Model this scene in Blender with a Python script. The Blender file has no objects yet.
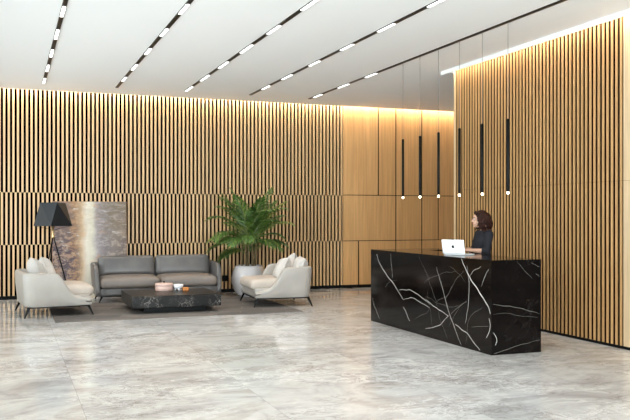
import bpy, bmesh, math, random
from mathutils import Vector, Matrix, noise
R = random.Random(7)
PI = math.pi
scene = bpy.context.scene
COL = scene.collection

# ------------------------------------------------------------------ materials
def mat(name, color=(.8, .8, .8), rough=.5, metal=0., spec=.5, emit=None, estr=0., coat=0.):
    m = bpy.data.materials.new(name); m.use_nodes = True
    b = m.node_tree.nodes['Principled BSDF']
    b.inputs['Base Color'].default_value = (*color, 1)
    b.inputs['Roughness'].default_value = rough
    b.inputs['Metallic'].default_value = metal
    b.inputs['Specular IOR Level'].default_value = spec
    b.inputs['Coat Weight'].default_value = coat
    if emit:
        b.inputs['Emission Color'].default_value = (*emit, 1)
        b.inputs['Emission Strength'].default_value = estr
    return m

class NT:
    """small node-tree builder"""
    def __init__(s, m):
        s.t = m.node_tree; s.b = s.t.nodes['Principled BSDF']
        s.co = s.t.nodes.new('ShaderNodeTexCoord').outputs['Object']
    def n(s, typ, **kw):
        nd = s.t.nodes.new(typ)
        for k, v in kw.items(): setattr(nd, k, v)
        return nd
    def link(s, a, b): s.t.links.new(a, b)
    def mapping(s, scale=(1, 1, 1), rot=(0, 0, 0), loc=(0, 0, 0), src=None):
        nd = s.n('ShaderNodeMapping')
        nd.inputs['Scale'].default_value = scale; nd.inputs['Rotation'].default_value = rot; nd.inputs['Location'].default_value = loc
        s.link(src or s.co, nd.inputs['Vector']); return nd.outputs['Vector']
    def noise(s, vec, scale=5, detail=4, rough=.5, dist=0.):
        nd = s.n('ShaderNodeTexNoise')
        nd.inputs['Scale'].default_value = scale; nd.inputs['Detail'].default_value = detail
        nd.inputs['Roughness'].default_value = rough; nd.inputs['Distortion'].default_value = dist
        s.link(vec, nd.inputs['Vector']); return nd.outputs['Fac']
    def ramp(s, fac, stops, interp='LINEAR'):
        nd = s.n('ShaderNodeValToRGB'); cr = nd.color_ramp; cr.interpolation = interp
        while len(cr.elements) < len(stops): cr.elements.new(.5)
        for e, (p, c) in zip(cr.elements, stops):
            e.position = p; e.color = (*c, 1) if isinstance(c, tuple) else (c, c, c, 1)
        s.link(fac, nd.inputs['Fac']); return nd.outputs['Color']
    def mix(s, fac, a, b, mode='MIX'):
        nd = s.n('ShaderNodeMix', data_type='RGBA', blend_type=mode)
        for i, v in ((0, fac), (6, a), (7, b)):
            if hasattr(v, 'links'): s.link(v, nd.inputs[i])
            elif isinstance(v, tuple): nd.inputs[i].default_value = (*v, 1)
            else: nd.inputs[i].default_value = v
        return nd.outputs[2]
    def math(s, op, a, b=0., c=None):
        nd = s.n('ShaderNodeMath', operation=op)
        for i, v in enumerate((a, b) if c is None else (a, b, c)):
            if hasattr(v, 'links'): s.link(v, nd.inputs[i])
            else: nd.inputs[i].default_value = v
        return nd.outputs[0]
    def sep(s, vec=None):
        nd = s.n('ShaderNodeSeparateXYZ'); s.link(vec or s.co, nd.inputs[0]); return nd.outputs
    def base(s, c): s.link(c, s.b.inputs['Base Color'])
    def bump(s, h, strength=.2, dist=.01):
        nd = s.n('ShaderNodeBump'); nd.inputs['Strength'].default_value = strength; nd.inputs['Distance'].default_value = dist
        s.link(h, nd.inputs['Height']); s.link(nd.outputs['Normal'], s.b.inputs['Normal'])

def wood(name, c0, c1, tone=.25, rough=.45, gs=1.0):
    m = mat(name, c1, rough); t = NT(m)
    geo = t.n('ShaderNodeNewGeometry')
    rnd = geo.outputs['Random Per Island']
    off = t.n('ShaderNodeCombineXYZ'); 
    t.link(t.math('MULTIPLY', rnd, 37.), off.inputs[0]); t.link(t.math('MULTIPLY', rnd, 91.), off.inputs[2])
    add = t.n('ShaderNodeVectorMath', operation='ADD'); t.link(t.co, add.inputs[0]); t.link(off.outputs[0], add.inputs[1])
    v = t.mapping((14*gs, 14*gs, .9*gs), src=add.outputs[0])
    g = t.noise(v, 1.6, 6, .6, .6)
    v2 = t.mapping((60*gs, 60*gs, 1.5*gs), src=add.outputs[0])
    g2 = t.noise(v2, 1.5, 3, .5)
    c = t.ramp(g, [(.3, c0), (.7, c1)])
    fac = t.math('ADD', t.math('MULTIPLY', rnd, tone), 1-tone/2)
    fine = t.ramp(g2, [(.3, .86), (.65, 1.06)])
    c = t.mix(1., c, fine, 'MULTIPLY')
    cc = t.n('ShaderNodeCombineColor')
    for i in range(3): t.link(fac, cc.inputs[i])
    c = t.mix(1., c, cc.outputs[0], 'MULTIPLY')
    t.base(c); t.bump(g2, .08, .004)
    return m

M = {}
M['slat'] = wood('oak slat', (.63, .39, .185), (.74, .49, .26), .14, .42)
M['slatshade'] = wood('shaded oak slat', (.43, .235, .090), (.54, .32, .135), .16, .42)  # same oak as the back wall, darkened to paint in the right wall's shade
M['panel'] = wood('oak panel', (.64, .35, .14), (.75, .44, .19), .12, .4, .45)
M['pilaster'] = wood('oak pilaster', (.58, .42, .25), (.68, .51, .33), .05, .42, .5)
M['backing'] = mat('black felt backing', (.003, .0026, .0024), .95, spec=.05)
M['gapback'] = mat('brown stained backing', (.010, .005, .003), .9, spec=.08)
M['paint'] = mat('white ceiling paint', (.84, .84, .835), .85, spec=.2)
M['charcoal'] = mat('unseen charcoal panel', (.03, .028, .027), .6, spec=.3)
M['cable'] = mat('grey pendant cable', (.16, .155, .15), .5)
M['plaster'] = mat('pale wall plaster', (.62, .60, .57), .8, spec=.2)
M['black'] = mat('black metal', (.0035, .0035, .0035), .4, spec=.12)
M['blackmatt'] = mat('black matt skirting', (.003, .003, .003), .6, spec=.15)
M['led'] = mat('warm led strip', (1, .9, .75), .5, emit=(1, .90, .74), estr=75)
M['spot'] = mat('lit spot diffuser', (1, 1, 1), .5, emit=(1, .96, .90), estr=3)
M['bulb'] = mat('lit pendant bulb', (1, 1, 1), .5, emit=(1, .85, .6), estr=10)
M['vein'] = mat('white marble vein', (.62, .595, .57), .18)
M['veinf'] = mat('faint grey marble vein', (.27, .25, .235), .18)
M['potw'] = mat('glazed white ceramic', (.74, .71, .72), .12, coat=.6)
M['soil'] = mat('dark potting soil', (.03, .02, .013), .95)
M['laptopw'] = mat('white laptop shell', (.86, .87, .89), .35)
M['screen'] = mat('dark screen glass', (.01, .01, .012), .1)
M['keys'] = mat('pale grey keys', (.5, .5, .52), .5)
M['pinkbox'] = mat('blush lacquer', (.66, .46, .40), .4)
M['chinaw'] = mat('white china', (.82, .82, .84), .15)
M['orange'] = mat('orange leather', (.55, .20, .045), .5)
M['brass'] = mat('brushed brass', (.72, .50, .26), .35, metal=.9)
M['shade'] = mat('blue black lampshade', (.010, .0125, .016), .4)
M['shadein'] = mat('lampshade lining', (.05, .05, .05), .7)
M['skin'] = mat('skin', (.58, .34, .24), .5)
M['lips'] = mat('lips', (.42, .13, .11), .45)
M['eyew'] = mat('eye white', (.75, .73, .7), .3)
M['iris'] = mat('dark iris', (.03, .018, .012), .2)
M['shirt'] = mat('black knit top', (.016, .016, .021), .85, spec=.25)
M['trouser'] = mat('charcoal trousers', (.02, .02, .023), .85, spec=.25)
M['shoe'] = mat('black shoe leather', (.012, .011, .011), .35)
M['frame'] = mat('dark window frame', (.03, .03, .032), .4)
M['canvasedge'] = mat('copper canvas edge', (.30, .15, .07), .55)

def noisy(name, c0, c1, scale, rough, bump=.1, dist=.002, spec=.5, sc=(1, 1, 1), detail=4):
    m = mat(name, c1, rough, spec=spec); t = NT(m)
    g = t.noise(t.mapping(sc), scale, detail, .55)
    t.base(t.ramp(g, [(.3, c0), (.7, c1)])); 
    if bump: t.bump(t.noise(t.mapping(), scale*6, 2, .5), bump, dist)
    return m
M['cream'] = noisy('cream leather', (.37, .34, .31), (.425, .395, .36), 3, .42, .10)
M['creamcush'] = noisy('cream seat fabric', (.46, .40, .345), (.53, .465, .405), 6, .6, .15)
M['pillow'] = noisy('off white pillow linen', (.50, .465, .435), (.58, .545, .51), 9, .75, .2)
M['grey'] = noisy('grey leather', (.105, .10, .10), (.15, .143, .14), 3, .38, .12)
M['greyseat'] = noisy('taupe leather', (.19, .16, .14), (.24, .205, .18), 3, .45, .12)
M['stem'] = noisy('palm cane', (.10, .07, .03), (.24, .17, .08), 20, .7, .2, sc=(1, 1, 3))
M['hair'] = noisy('dark auburn hair', (.007, .0025, .002), (.042, .012, .007), 30, .6, .3, .004, .2)
def leafmat(name, a, b):
    m = mat(name, b, .38); t = NT(m)
    rnd = t.n('ShaderNodeNewGeometry').outputs['Random Per Island']
    t.base(t.ramp(rnd, [(.0, a), (1., b)]))
    return m
M['leaf'] = leafmat('palm leaf green', (.022, .058, .012), (.105, .20, .032))
M['leafy'] = leafmat('palm leaf yellow green', (.12, .20, .035), (.30, .33, .08))
M['rachis'] = mat('palm midrib', (.16, .20, .05), .5)

# black marble
def black_marble(name, vein=.25, sc=1., spec=.22, rough=.10, MK=.5):
    m = mat(name, (.012, .009, .008), rough, spec=spec); t = NT(m)
    n0 = t.noise(t.mapping((1, 1, 1)), 2.0*sc, 5, .6, .5)
    v = t.noise(t.mapping((1.0, 1.0, .8), (.5, .3, .6)), 1.7*sc, 8, .62, .9)
    line = t.math('ABSOLUTE', t.math('SUBTRACT', v, .5))
    lm = t.ramp(line, [(0., .55), (.006, .25), (.016, 0.)])
    msk = t.ramp(t.noise(t.mapping(), 1.1*sc, 2, .5), [(MK, 0.), (MK+.2, 1.)])
    lm = t.mix(1., lm, msk, 'MULTIPLY')
    base = t.ramp(n0, [(.3, (.0025, .0018, .0016)), (.75, (.008, .0058, .005))])
    nd = t.n('ShaderNodeMath', operation='MULTIPLY'); t.link(lm, nd.inputs[0]); nd.inputs[1].default_value = vein*2
    t.base(t.mix(nd.outputs[0], base, (.45, .42, .38)))
    return m
M['marble'] = black_marble('black veined marble', .05, 1., .16)
M['marblet'] = black_marble('black speckled table marble', .65, 4.6, .12, .3, .40)

# polished grey-white marble floor
def floor_mat():
    m = mat('polished pale marble', (.6, .6, .6), .1); t = NT(m)
    xyz = t.sep()
    tx = t.math('FLOOR', t.math('DIVIDE', t.math('SUBTRACT', xyz[0], .578), 1.5))
    shift = t.math('MULTIPLY', t.math('MODULO', tx, 2.), 1.5)
    yy = t.math('ADD', xyz[1], shift)
    ty = t.math('FLOOR', t.math('DIVIDE', yy, 3.))
    off = t.n('ShaderNodeCombineXYZ'); t.link(t.math('MULTIPLY', tx, 5.37), off.inputs[0]); t.link(t.math('MULTIPLY', ty, 3.71), off.inputs[1]); t.link(t.math('ADD', t.math('MULTIPLY', tx, 1.3), ty), off.inputs[2])
    add = t.n('ShaderNodeVectorMath', operation='ADD'); t.link(t.co, add.inputs[0])
    sc = t.n('ShaderNodeVectorMath', operation='SCALE'); t.link(off.outputs[0], sc.inputs[0]); sc.inputs['Scale'].default_value = .12
    t.link(sc.outputs[0], add.inputs[1]); P = add.outputs[0]
    a = t.noise(t.mapping((.8, 1.25, 1), (0, 0, -.35), src=P), .95, 8, .62, 1.0)
    b = t.noise(t.mapping((.9, 1.5, 1), (0, 0, -.5), src=P), 1.8, 9, .66, 1.4)
    c = t.ramp(a, [(.30, (.38, .37, .365)), (.42, (.51, .505, .50)), (.52, (.60, .595, .585)), (.64, (.47, .445, .42)), (.78, (.66, .65, .64))])
    d = t.ramp(b, [(.30, .70), (.44, .98), (.58, 1.07), (.74, .88)])
    c = t.mix(1., c, d, 'MULTIPLY')
    v = t.noise(t.mapping((.8, 1.6, 1), (0, 0, .5), src=P), 1.3, 9, .6, 1.2)
    ln = t.ramp(t.math('ABSOLUTE', t.math('SUBTRACT', v, .5)), [(0., .9), (.012, .5), (.03, 0.)])
    mk = t.ramp(t.noise(t.mapping((.6, .6, .6), loc=(3, 1, 0)), 1., 2), [(.48, 0.), (.62, 1.)])
    ln = t.mix(1., ln, mk, 'MULTIPLY')
    c = t.mix(ln, c, (.78, .77, .76))
    v2 = t.noise(t.mapping((1.2, 2.4, 1), (0, 0, -.7), loc=(7, 2, 0), src=P), 1.6, 9, .65, 1.5)
    l2 = t.ramp(t.math('ABSOLUTE', t.math('SUBTRACT', v2, .5)), [(0., .75), (.009, .35), (.022, 0.)])
    mk2 = t.ramp(t.noise(t.mapping((.6, .6, .6), loc=(8, 5, 0)), 1.1, 2), [(.5, 0.), (.62, 1.)])
    c = t.mix(t.mix(1., l2, mk2, 'MULTIPLY'), c, (.17, .155, .145))
    v3 = t.noise(t.mapping((1., 1.7, 1), (0, 0, -.45), loc=(2, 9, 0), src=P), 3.4, 10, .7, 1.0)
    l3 = t.ramp(t.math('ABSOLUTE', t.math('SUBTRACT', v3, .5)), [(0., .8), (.012, .35), (.035, 0.)])
    mk3 = t.ramp(t.noise(t.mapping((.7, .9, .7), loc=(1, 4, 0)), 1.4, 4), [(.50, 0.), (.58, 1.)])
    c = t.mix(t.mix(1., l3, mk3, 'MULTIPLY'), c, (.22, .195, .175))
    v4 = t.noise(t.mapping((1., 1.5, 1), (0, 0, .3), loc=(5, 3, 0), src=P), 2.6, 10, .68, 1.2)
    l4 = t.ramp(t.math('ABSOLUTE', t.math('SUBTRACT', v4, .5)), [(0., .9), (.010, .5), (.03, 0.)])
    mk4 = t.ramp(t.noise(t.mapping((.7, .9, .7), loc=(6, 8, 0)), 1.3, 4), [(.50, 0.), (.60, 1.)])
    c = t.mix(t.mix(1., l4, mk4, 'MULTIPLY'), c, (.84, .83, .82))
    # fine joints between the slabs
    fx = t.math('ABSOLUTE', t.math('SUBTRACT', t.math('FRACT', t.math('DIVIDE', t.math('SUBTRACT', xyz[0], .578), 1.5)), .5))
    fy = t.math('ABSOLUTE', t.math('SUBTRACT', t.math('FRACT', t.math('DIVIDE', yy, 3.)), .5))
    gx = t.math('GREATER_THAN', fx, .5-.0022/1.5); gy = t.math('GREATER_THAN', fy, .5-.0025/3)
    g = t.math('MULTIPLY', t.math('MAXIMUM', gx, gy), .55)
    c = t.mix(g, c, (.22, .21, .2))
    t.base(c)
    r = t.ramp(b, [(.3, .07), (.7, .12)]); t.link(r, t.b.inputs['Roughness'])
    return m
M['floor'] = floor_mat()

def rug_mat():
    m = mat('rug pile', (.1, .1, .1), .95, spec=.1); t = NT(m)
    a = t.noise(t.mapping((.5, 1.6, 1), (0, 0, .6)), 1.4, 6, .65, .8)
    b = t.noise(t.mapping((9, 9, 1)), 6, 3, .6)
    br = t.n('ShaderNodeTexBrick'); br.inputs['Scale'].default_value = 1.0
    br.inputs['Color1'].default_value = (.8, .8, .8, 1); br.inputs['Color2'].default_value = (1.15, 1.12, 1.1, 1); br.inputs['Mortar'].default_value = (1.25, 1.2, 1.15, 1)
    br.inputs['Brick Width'].default_value = .75; br.inputs['Row Height'].default_value = .33; br.inputs['Mortar Size'].default_value = .012
    t.link(t.mapping((1, 1, 1), (0, 0, .3)), br.inputs['Vector'])
    c = t.ramp(a, [(.3, (.085, .08, .078)), (.5, (.135, .125, .118)), (.72, (.19, .175, .16))])
    c = t.mix(1., c, br.outputs['Color'], 'MULTIPLY')
    c = t.mix(1., c, t.ramp(b, [(.3, .8), (.7, 1.15)]), 'MULTIPLY')
    t.base(c); t.bump(b, .4, .004); return m
M['rug'] = rug_mat()

def canvas_mat():
    # local object coordinates: x 0..1.4 across, z 0..1.88 up
    m = mat('abstract paint', (.5, .5, .5), .55); t = NT(m)
    xyz = t.sep()
    wob = t.noise(t.mapping((1.5, 1, 1.2)), 2., 5, .6)
    u = t.math('ADD', t.math('DIVIDE', xyz[0], 1.4), t.math('MULTIPLY', t.math('SUBTRACT', wob, .5), .16))
    bands = t.ramp(u, [(0., (.30, .20, .145)), (.16, (.29, .20, .16)), (.30, (.36, .20, .10)), (.38, (.52, .37, .23)), (.46, (.68, .63, .54)), (.53, (.62, .58, .47)), (.60, (.34, .30, .31)), (.72, (.29, .255, .25)), (.86, (.35, .29, .24)), (1., (.24, .175, .13))])
    # streaky dabs
    d1 = t.noise(t.mapping((3.2, 1, 5)), 1.8, 8, .75, .4)
    d2 = t.noise(t.mapping((3, 1, 7)), 1.5, 8, .75, .6)
    h = t.math('DIVIDE', xyz[2], 1.88)
    low = t.ramp(h, [(.08, .95), (.5, 1.), (.72, .7), (1., .45)])
    left = t.ramp(t.math('ADD', u, 0.), [(.0, 1.), (.27, .9), (.40, .05), (.55, .05), (.70, .5), (1., .7)])
    k = t.mix(1., t.mix(1., t.ramp(d1, [(.45, 0.), (.51, 1.)]), low, 'MULTIPLY'), left, 'MULTIPLY')
    c = t.mix(k, bands, (.055, .035, .05))
    topd = t.mix(1., t.ramp(d2, [(.43, 0.), (.54, .95)]), t.ramp(h, [(.55, 0.), (.8, .9)]), 'MULTIPLY')
    topd = t.mix(1., topd, t.ramp(u, [(.55, .25), (.75, 1.)]), 'MULTIPLY')
    c = t.mix(topd, c, (.16, .12, .08))
    wht = t.mix(1., t.ramp(t.noise(t.mapping((3, 1, 10), loc=(4, 0, 2)), 1.4, 7, .7), [(.56, 0.), (.7, .8)]), t.ramp(h, [(.2, .4), (.6, 1.)]), 'MULTIPLY')
    c = t.mix(wht, c, (.72, .68, .62))
    og = t.mix(1., t.ramp(t.noise(t.mapping((3, 1, 5), loc=(1, 0, 7)), 1.3, 5, .6), [(.55, 0.), (.68, .7)]), t.ramp(u, [(.2, .2), (.34, 1.), (.45, .2), (.62, .9), (.75, .1)]), 'MULTIPLY')
    c = t.mix(og, c, (.55, .27, .09))
    t.base(c); return m
M['canvas'] = canvas_mat()

def glass_mat():
    m = bpy.data.materials.new('clear facade glass'); m.use_nodes = True; t = m.node_tree; t.nodes.clear()
    o = t.nodes.new('ShaderNodeOutputMaterial'); mx = t.nodes.new('ShaderNodeMixShader'); tr = t.nodes.new('ShaderNodeBsdfTransparent'); gl = t.nodes.new('ShaderNodeBsdfGlossy'); fr = t.nodes.new('ShaderNodeFresnel')
    gl.inputs['Roughness'].default_value = .02; fr.inputs['IOR'].default_value = 1.4; tr.inputs['Color'].default_value = (.96, .98, .97, 1)
    t.links.new(fr.outputs[0], mx.inputs[0]); t.links.new(tr.outputs[0], mx.inputs[1]); t.links.new(gl.outputs[0], mx.inputs[2]); t.links.new(mx.outputs[0], o.inputs[0])
    return m
M['glass'] = glass_mat()

# ------------------------------------------------------------------ mesh helpers
class MB:
    def __init__(s): s.v = []; s.f = []; s.m = []
    def add(s, vs, fs, mi=0):
        o = len(s.v); s.v += [tuple(p) for p in vs]
        s.f += [tuple(i+o for i in f) for f in fs]; s.m += [mi]*len(fs); return s
    def box(s, x0, x1, y0, y1, z0, z1, mi=0):
        return s.add([(x0, y0, z0), (x1, y0, z0), (x1, y1, z0), (x0, y1, z0), (x0, y0, z1), (x1, y0, z1), (x1, y1, z1), (x0, y1, z1)],
                     [(3, 2, 1, 0), (4, 5, 6, 7), (0, 1, 5, 4), (1, 2, 6, 5), (2, 3, 7, 6), (3, 0, 4, 7)], mi)
    def rings(s, rings, closed=True, caps=True, mi=0):
        n = len(rings[0]); vs = [p for r in rings for p in r]; fs = []
        for i in range(len(rings)-1):
            for j in range(n if closed else n-1):
                k = (j+1) % n; fs.append((i*n+j, i*n+k, (i+1)*n+k, (i+1)*n+j))
        if caps: fs.append(tuple(reversed(range(n)))); fs.append(tuple((len(rings)-1)*n+j for j in range(n)))
        return s.add(vs, fs, mi)
    def tube(s, path, rad, seg=10, mi=0, round_ends=False):
        P = [Vector(p) for p in path]; rs = list(rad) if hasattr(rad, '__len__') else [rad]*len(P)
        if round_ends:
            a = (P[0]-P[1]).normalized(); b = (P[-1]-P[-2]).normalized()
            P = [P[0]+a*rs[0]*.95, P[0]+a*rs[0]*.6] + P + [P[-1]+b*rs[-1]*.6, P[-1]+b*rs[-1]*.95]
            rs = [rs[0]*.25, rs[0]*.8] + rs + [rs[-1]*.8, rs[-1]*.25]
        up = None; rings = []
        for i, p in enumerate(P):
            t = (P[min(i+1, len(P)-1)]-P[max(i-1, 0)]).normalized()
            if up is None: up = Vector((0, 0, 1)) if abs(t.z) < .9 else Vector((1, 0, 0))
            a = t.cross(up).normalized(); b = a.cross(t).normalized(); up = b
            rings.append([p+(a*math.cos(2*PI*k/seg)+b*math.sin(2*PI*k/seg))*rs[i] for k in range(seg)])
        return s.rings(rings, mi=mi)
    def lathe(s, prof, c=(0, 0), seg=32, mi=0):
        rings = [[(c[0]+max(r, 1e-4)*math.cos(2*PI*k/seg), c[1]+max(r, 1e-4)*math.sin(2*PI*k/seg), z) for k in range(seg)] for r, z in prof]
        return s.rings(rings, mi=mi)
    def ellipsoid(s, c, r, seg=20, mi=0, rot=None):
        rings = []
        for i in range(1, seg//2):
            a = PI*i/(seg//2)
            rings.append([Vector((r[0]*math.sin(a)*math.cos(2*PI*k/seg), r[1]*math.sin(a)*math.sin(2*PI*k/seg), -r[2]*math.cos(a))) for k in range(seg)])
        if rot: rings = [[rot @ p for p in q] for q in rings]
        c = Vector(c); return s.rings([[p+c for p in q] for q in rings], mi=mi)
    def build(s, name, mats, parent=None, smooth=False, bevel=0, bseg=2, sub=0, angle=None):
        me = bpy.data.meshes.new(name); me.from_pydata(s.v, [], s.f)
        if not isinstance(mats, (list, tuple)): mats = [mats]
        for m in mats: me.materials.append(m)
        me.polygons.foreach_set('material_index', s.m)
        bm = bmesh.new(); bm.from_mesh(me); bmesh.ops.recalc_face_normals(bm, faces=bm.faces); bm.to_mesh(me); bm.free()
        if smooth: me.polygons.foreach_set('use_smooth', [True]*len(me.polygons))
        o = bpy.data.objects.new(name, me); COL.objects.link(o)
        if parent: o.parent = parent
        if bevel:
            b = o.modifiers.new('bevel', 'BEVEL'); b.width = bevel; b.segments = bseg; b.limit_method = 'ANGLE'; b.angle_limit = math.radians(40)
            if smooth: me.set_sharp_from_angle(angle=math.radians(70)) if angle else None
        if sub:
            q = o.modifiers.new('sub', 'SUBSURF'); q.levels = sub; q.render_levels = sub
        return o

def cushion(mb, c, half, r, puff=(0, 0), n=12, rot=None, mi=0, pinch=0., tilt=None):
    """rounded puffed box; half sizes, edge radius r; puff (bottom, top) bulge along z"""
    h = Vector(half); r = min(r, *(v*.98 for v in h)); V = {}; F = []; pts = []
    def vid(p):
        k = tuple(round(x, 5) for x in p)
        if k in V: return V[k]
        a, b, cc = p
        # cluster samples towards the edges so the rounding stays smooth
        q0 = Vector([math.copysign(abs(x)**.75, x) for x in p])
        s = Vector((q0.x*h.x, q0.y*h.y, q0.z*h.z))
        q = Vector([max(-(h[i]-r), min(h[i]-r, s[i])) for i in range(3)])
        d = s-q
        if d.length > 1e-9: s = q+d.normalized()*r
        w = max(0, (1-a*a))*max(0, (1-b*b)); w = w**.6
        if cc > 0: s.z += puff[1]*w*cc
        else: s.z += -puff[0]*w*(-cc)
        if pinch:
            e = (1-(1-abs(a)**4)*(1-abs(b)**4)); s.z *= 1-pinch*e
            s.x *= 1-.07*(1-b*b); s.y *= 1-.07*(1-a*a)
        if rot: s = rot @ s
        V[k] = len(pts); pts.append(s+Vector(c)); return V[k]
    g = [-1+2*i/n for i in range(n+1)]
    for ax in range(3):
        for sg in (-1, 1):
            for i in range(n):
                for j in range(n):
                    q = []
                    for (u, v) in ((g[i], g[j]), (g[i+1], g[j]), (g[i+1], g[j+1]), (g[i], g[j+1])):
                        p = [0, 0, 0]; p[ax] = sg; p[(ax+1) % 3] = u; p[(ax+2) % 3] = v; q.append(vid(p))
                    F.append(q)
    return mb.add(pts, F, mi)

def empty(name, loc=(0, 0, 0), rz=0):
    o = bpy.data.objects.new(name, None); COL.objects.link(o); o.location = loc; o.rotation_euler = (0, 0, rz); o.empty_display_size = .1; return o
def tag(o, label, cat, group=None):
    o['label'] = label; o['category'] = cat
    if group: o['group'] = group
    return o
def struct(o): o['kind'] = 'structure'; return o

# ------------------------------------------------------------------ room
H = 4.0; XL = -3.2; XR = 6.9; YB = 16.41; YN = -3.2; XE = 12.0
struct(MB().box(XL-.3, XE, YN-.3, YB+.2, -.15, 0).build('floor', M['floor']))
# ceiling with recessed light slots along the back wall and the right wall
S = .15; Z2 = 4.22
c = MB()
c.box(XL-.3, XR-S, YN-.3, YB-S, H, H+.3)                     # main field
c.box(XR-S, XE, 11.80, YB-S, H, H+.3)                        # field beyond the right wall's end
c.box(XL-.3, XE, YB-S, YB+.2, Z2, H+.3)                      # top of the back slot
c.box(XR-S, XE, YN-.3, 11.80, Z2, H+.3)                      # top of the right slot and over the right wall
c.box(XR-S-.012, XR-S, YN-.3, 11.80, H-.062, H+.02)               # drop lip of the right slot
struct(c.build('ceiling', M['paint']))

# back wall: black backing, three tiers of oak slats, oak panels
wb = struct(MB().box(XL, XE, YB+.05, YB+.2, 0, Z2).build('wall_back', M['backing']))
P = .0818; W = .0385
tiers = [(.07, 1.04, 0), (1.043, 2.045, .5), (2.048, Z2-.01, 0)]
for z0, z1, off in tiers:
    m = MB(); i = 0
    while True:
        x = 6.905-W-(i+off)*P
        if x < XL+.02: break
        if i == 0 and off: m.box(6.905-.012, 6.905, YB+.012, YB+.05, z0, z1)
        m.box(x, x+W, YB+.012, YB+.05, z0, z1); i += 1
    m.build('slat_row', M['slat'], wb)
edges = [(2.065, Z2-.01, [6.905, 7.775, 8.213, 8.875, 9.75, 10.6, 11.3, XE]),
         (1.05, 2.05, [6.905, 8.213, 8.875, 9.304, 10.2, 11.1, XE]),
         (.07, 1.035, [6.905, 7.289, 8.213, 8.875, 9.9, 10.9, XE])]
for z0, z1, xs in edges:
    for a, b in zip(xs[:-1], xs[1:]):
        MB().box(a+.014, b-.014, YB, YB+.014, z0, z1).build('wood_panel', M['panel'], wb, bevel=.001)
MB().box(6.908, XE, YB+.014, YB+.05, .07, Z2-.01).build('panel_backing', M['backing'], wb)
struct(MB().box(XL, XE, YB+.008, YB+.05, 0, .068).build('baseboard_back', M['blackmatt']))

# right wall: solid block with slats, plain oak pilaster nearest the camera
wr = struct(MB().box(XR+.014, XE, YN, 11.63, 0, Z2).build('wall_right', M['gapback']))
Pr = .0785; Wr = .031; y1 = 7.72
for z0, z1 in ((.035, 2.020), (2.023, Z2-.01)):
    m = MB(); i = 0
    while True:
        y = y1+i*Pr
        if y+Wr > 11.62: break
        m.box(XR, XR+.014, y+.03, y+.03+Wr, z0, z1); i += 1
    m.build('slat_row', M['slatshade'], wr)
MB().box(XR-.004, XR+.014, 11.60, 11.65, .0, Z2-.01).build('end_trim', M['pilaster'], wr)
for z0, z1 in ((.035, 2.020), (2.023, Z2-.01)):
    MB().box(XR, XR+.014, 6.95, y1, z0, z1).build('pilaster', M['pilaster'], wr)
    for k in range(8):
        b = 6.945-k*1.25; a = max(YN, b-1.245)
        MB().box(XR, XR+.014, a, b, z0, z1).build('unseen_panel', M['charcoal'], wr)  # unseen panels, charcoal chosen to darken the desk end's reflection
struct(MB().box(XR-.004, XR+.014, YN, 11.60, 0, .034).build('baseboard_right', M['blackmatt']))
struct(MB().box(XE, XE+.15, 11.63, YB+.2, 0, H+.3).build('wall_end', M['plaster']))

# glazed front: left side and behind the camera
def facade(name, a, b, horiz_x):
    o = empty(name); struct(o); n = round((b-a)/2.2); fr = MB(); step = (b-a)/n
    def bx(p0, p1, z0, z1, t=.05):
        if horiz_x: fr.box(p0, p1, YN-t, YN+t, z0, z1)
        else: fr.box(XL-t, XL+t, p0, p1, z0, z1)
    for i in range(n+1): bx(a+i*step-.04, a+i*step+.04, 0.0, H)
    for i in range(n):
        bx(a+i*step+.04, a+(i+1)*step-.04, 0.0, .08); bx(a+i*step+.04, a+(i+1)*step-.04, H-.1, H); bx(a+i*step+.04, a+(i+1)*step-.04, 2.55, 2.61)
    fr.build('window_frame', M['frame'], o)
    for i in range(n):
        g = MB()
        if horiz_x: g.box(a+i*step+.04, a+(i+1)*step-.04, YN-.006, YN+.006, .08, H-.1)
        else: g.box(XL-.006, XL+.006, a+i*step+.04, a+(i+1)*step-.04, .08, H-.1)
        g.build('pane', M['glass'], o)
    return o
facade('window_1', YN, YB, False)
facade('window_2', XL, XR, True)

# cove lights in the two ceiling slots
t_ = tag(empty('cove_light', (0, YB-S, H)), 'warm strip light recessed in the ceiling slot along the back wall', 'strip light')
MB().box(XL+.1, XE-.1, .004, .03, .12, .15).build('light_strip', M['led'], t_)
MB().box(XL+.1, XE-.1, .001, .004, .10, .17).build('strip_channel', M['black'], t_)
t_ = tag(empty('cove_light', (XR-S, 0, H)), 'warm strip light recessed in the ceiling slot along the right slatted wall', 'strip light')
MB().box(.004, .03, YN+.1, 11.9, .12, .15).build('light_strip', M['led'], t_)
MB().box(.001, .004, YN+.1, 11.9, .10, .17).build('strip_channel', M['black'], t_)

# ceiling tracks
def downlight(x, y):
    l = bpy.data.lights.new('downlight', 'SPOT'); l.energy = SPOT_W; l.spot_size = math.radians(115); l.spot_blend = .8; l.shadow_soft_size = .06; l.color = (1, .95, .88)
    o = bpy.data.objects.new('downlight', l); COL.objects.link(o); o.location = (x, y, H-.03)
SPOT_W = 34
lit13 = [(15.31, 14.76), (14.05, 13.44), (12.74, 12.18), (11.43, 10.85), (10.11, 9.62), (8.80, 8.28), (7.5, 7.0), (6.2, 5.7), (4.9, 4.4), (3.6, 3.1), (2.3, 1.8)]
lit24 = [(14.58, 14.15), (13.40, 12.90), (12.03, 11.60), (10.73, 10.30), (9.48, 9.02), (8.15, 7.7), (6.85, 6.4), (5.55, 5.1), (4.25, 3.8), (2.95, 2.5)]
lit5 = [(15.2, 14.78), (13.92, 13.44), (12.69, 12.26)]
names = ['leftmost of the five dashed black ceiling light tracks, above the floor lamp', 'second from the left of the five dashed black ceiling light tracks',
         'middle one of the five dashed black ceiling light tracks', 'fourth ceiling light track from the left, dashed along its whole length',
         'rightmost ceiling light track, mostly unlit black, with the pendant lights hanging below']
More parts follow.
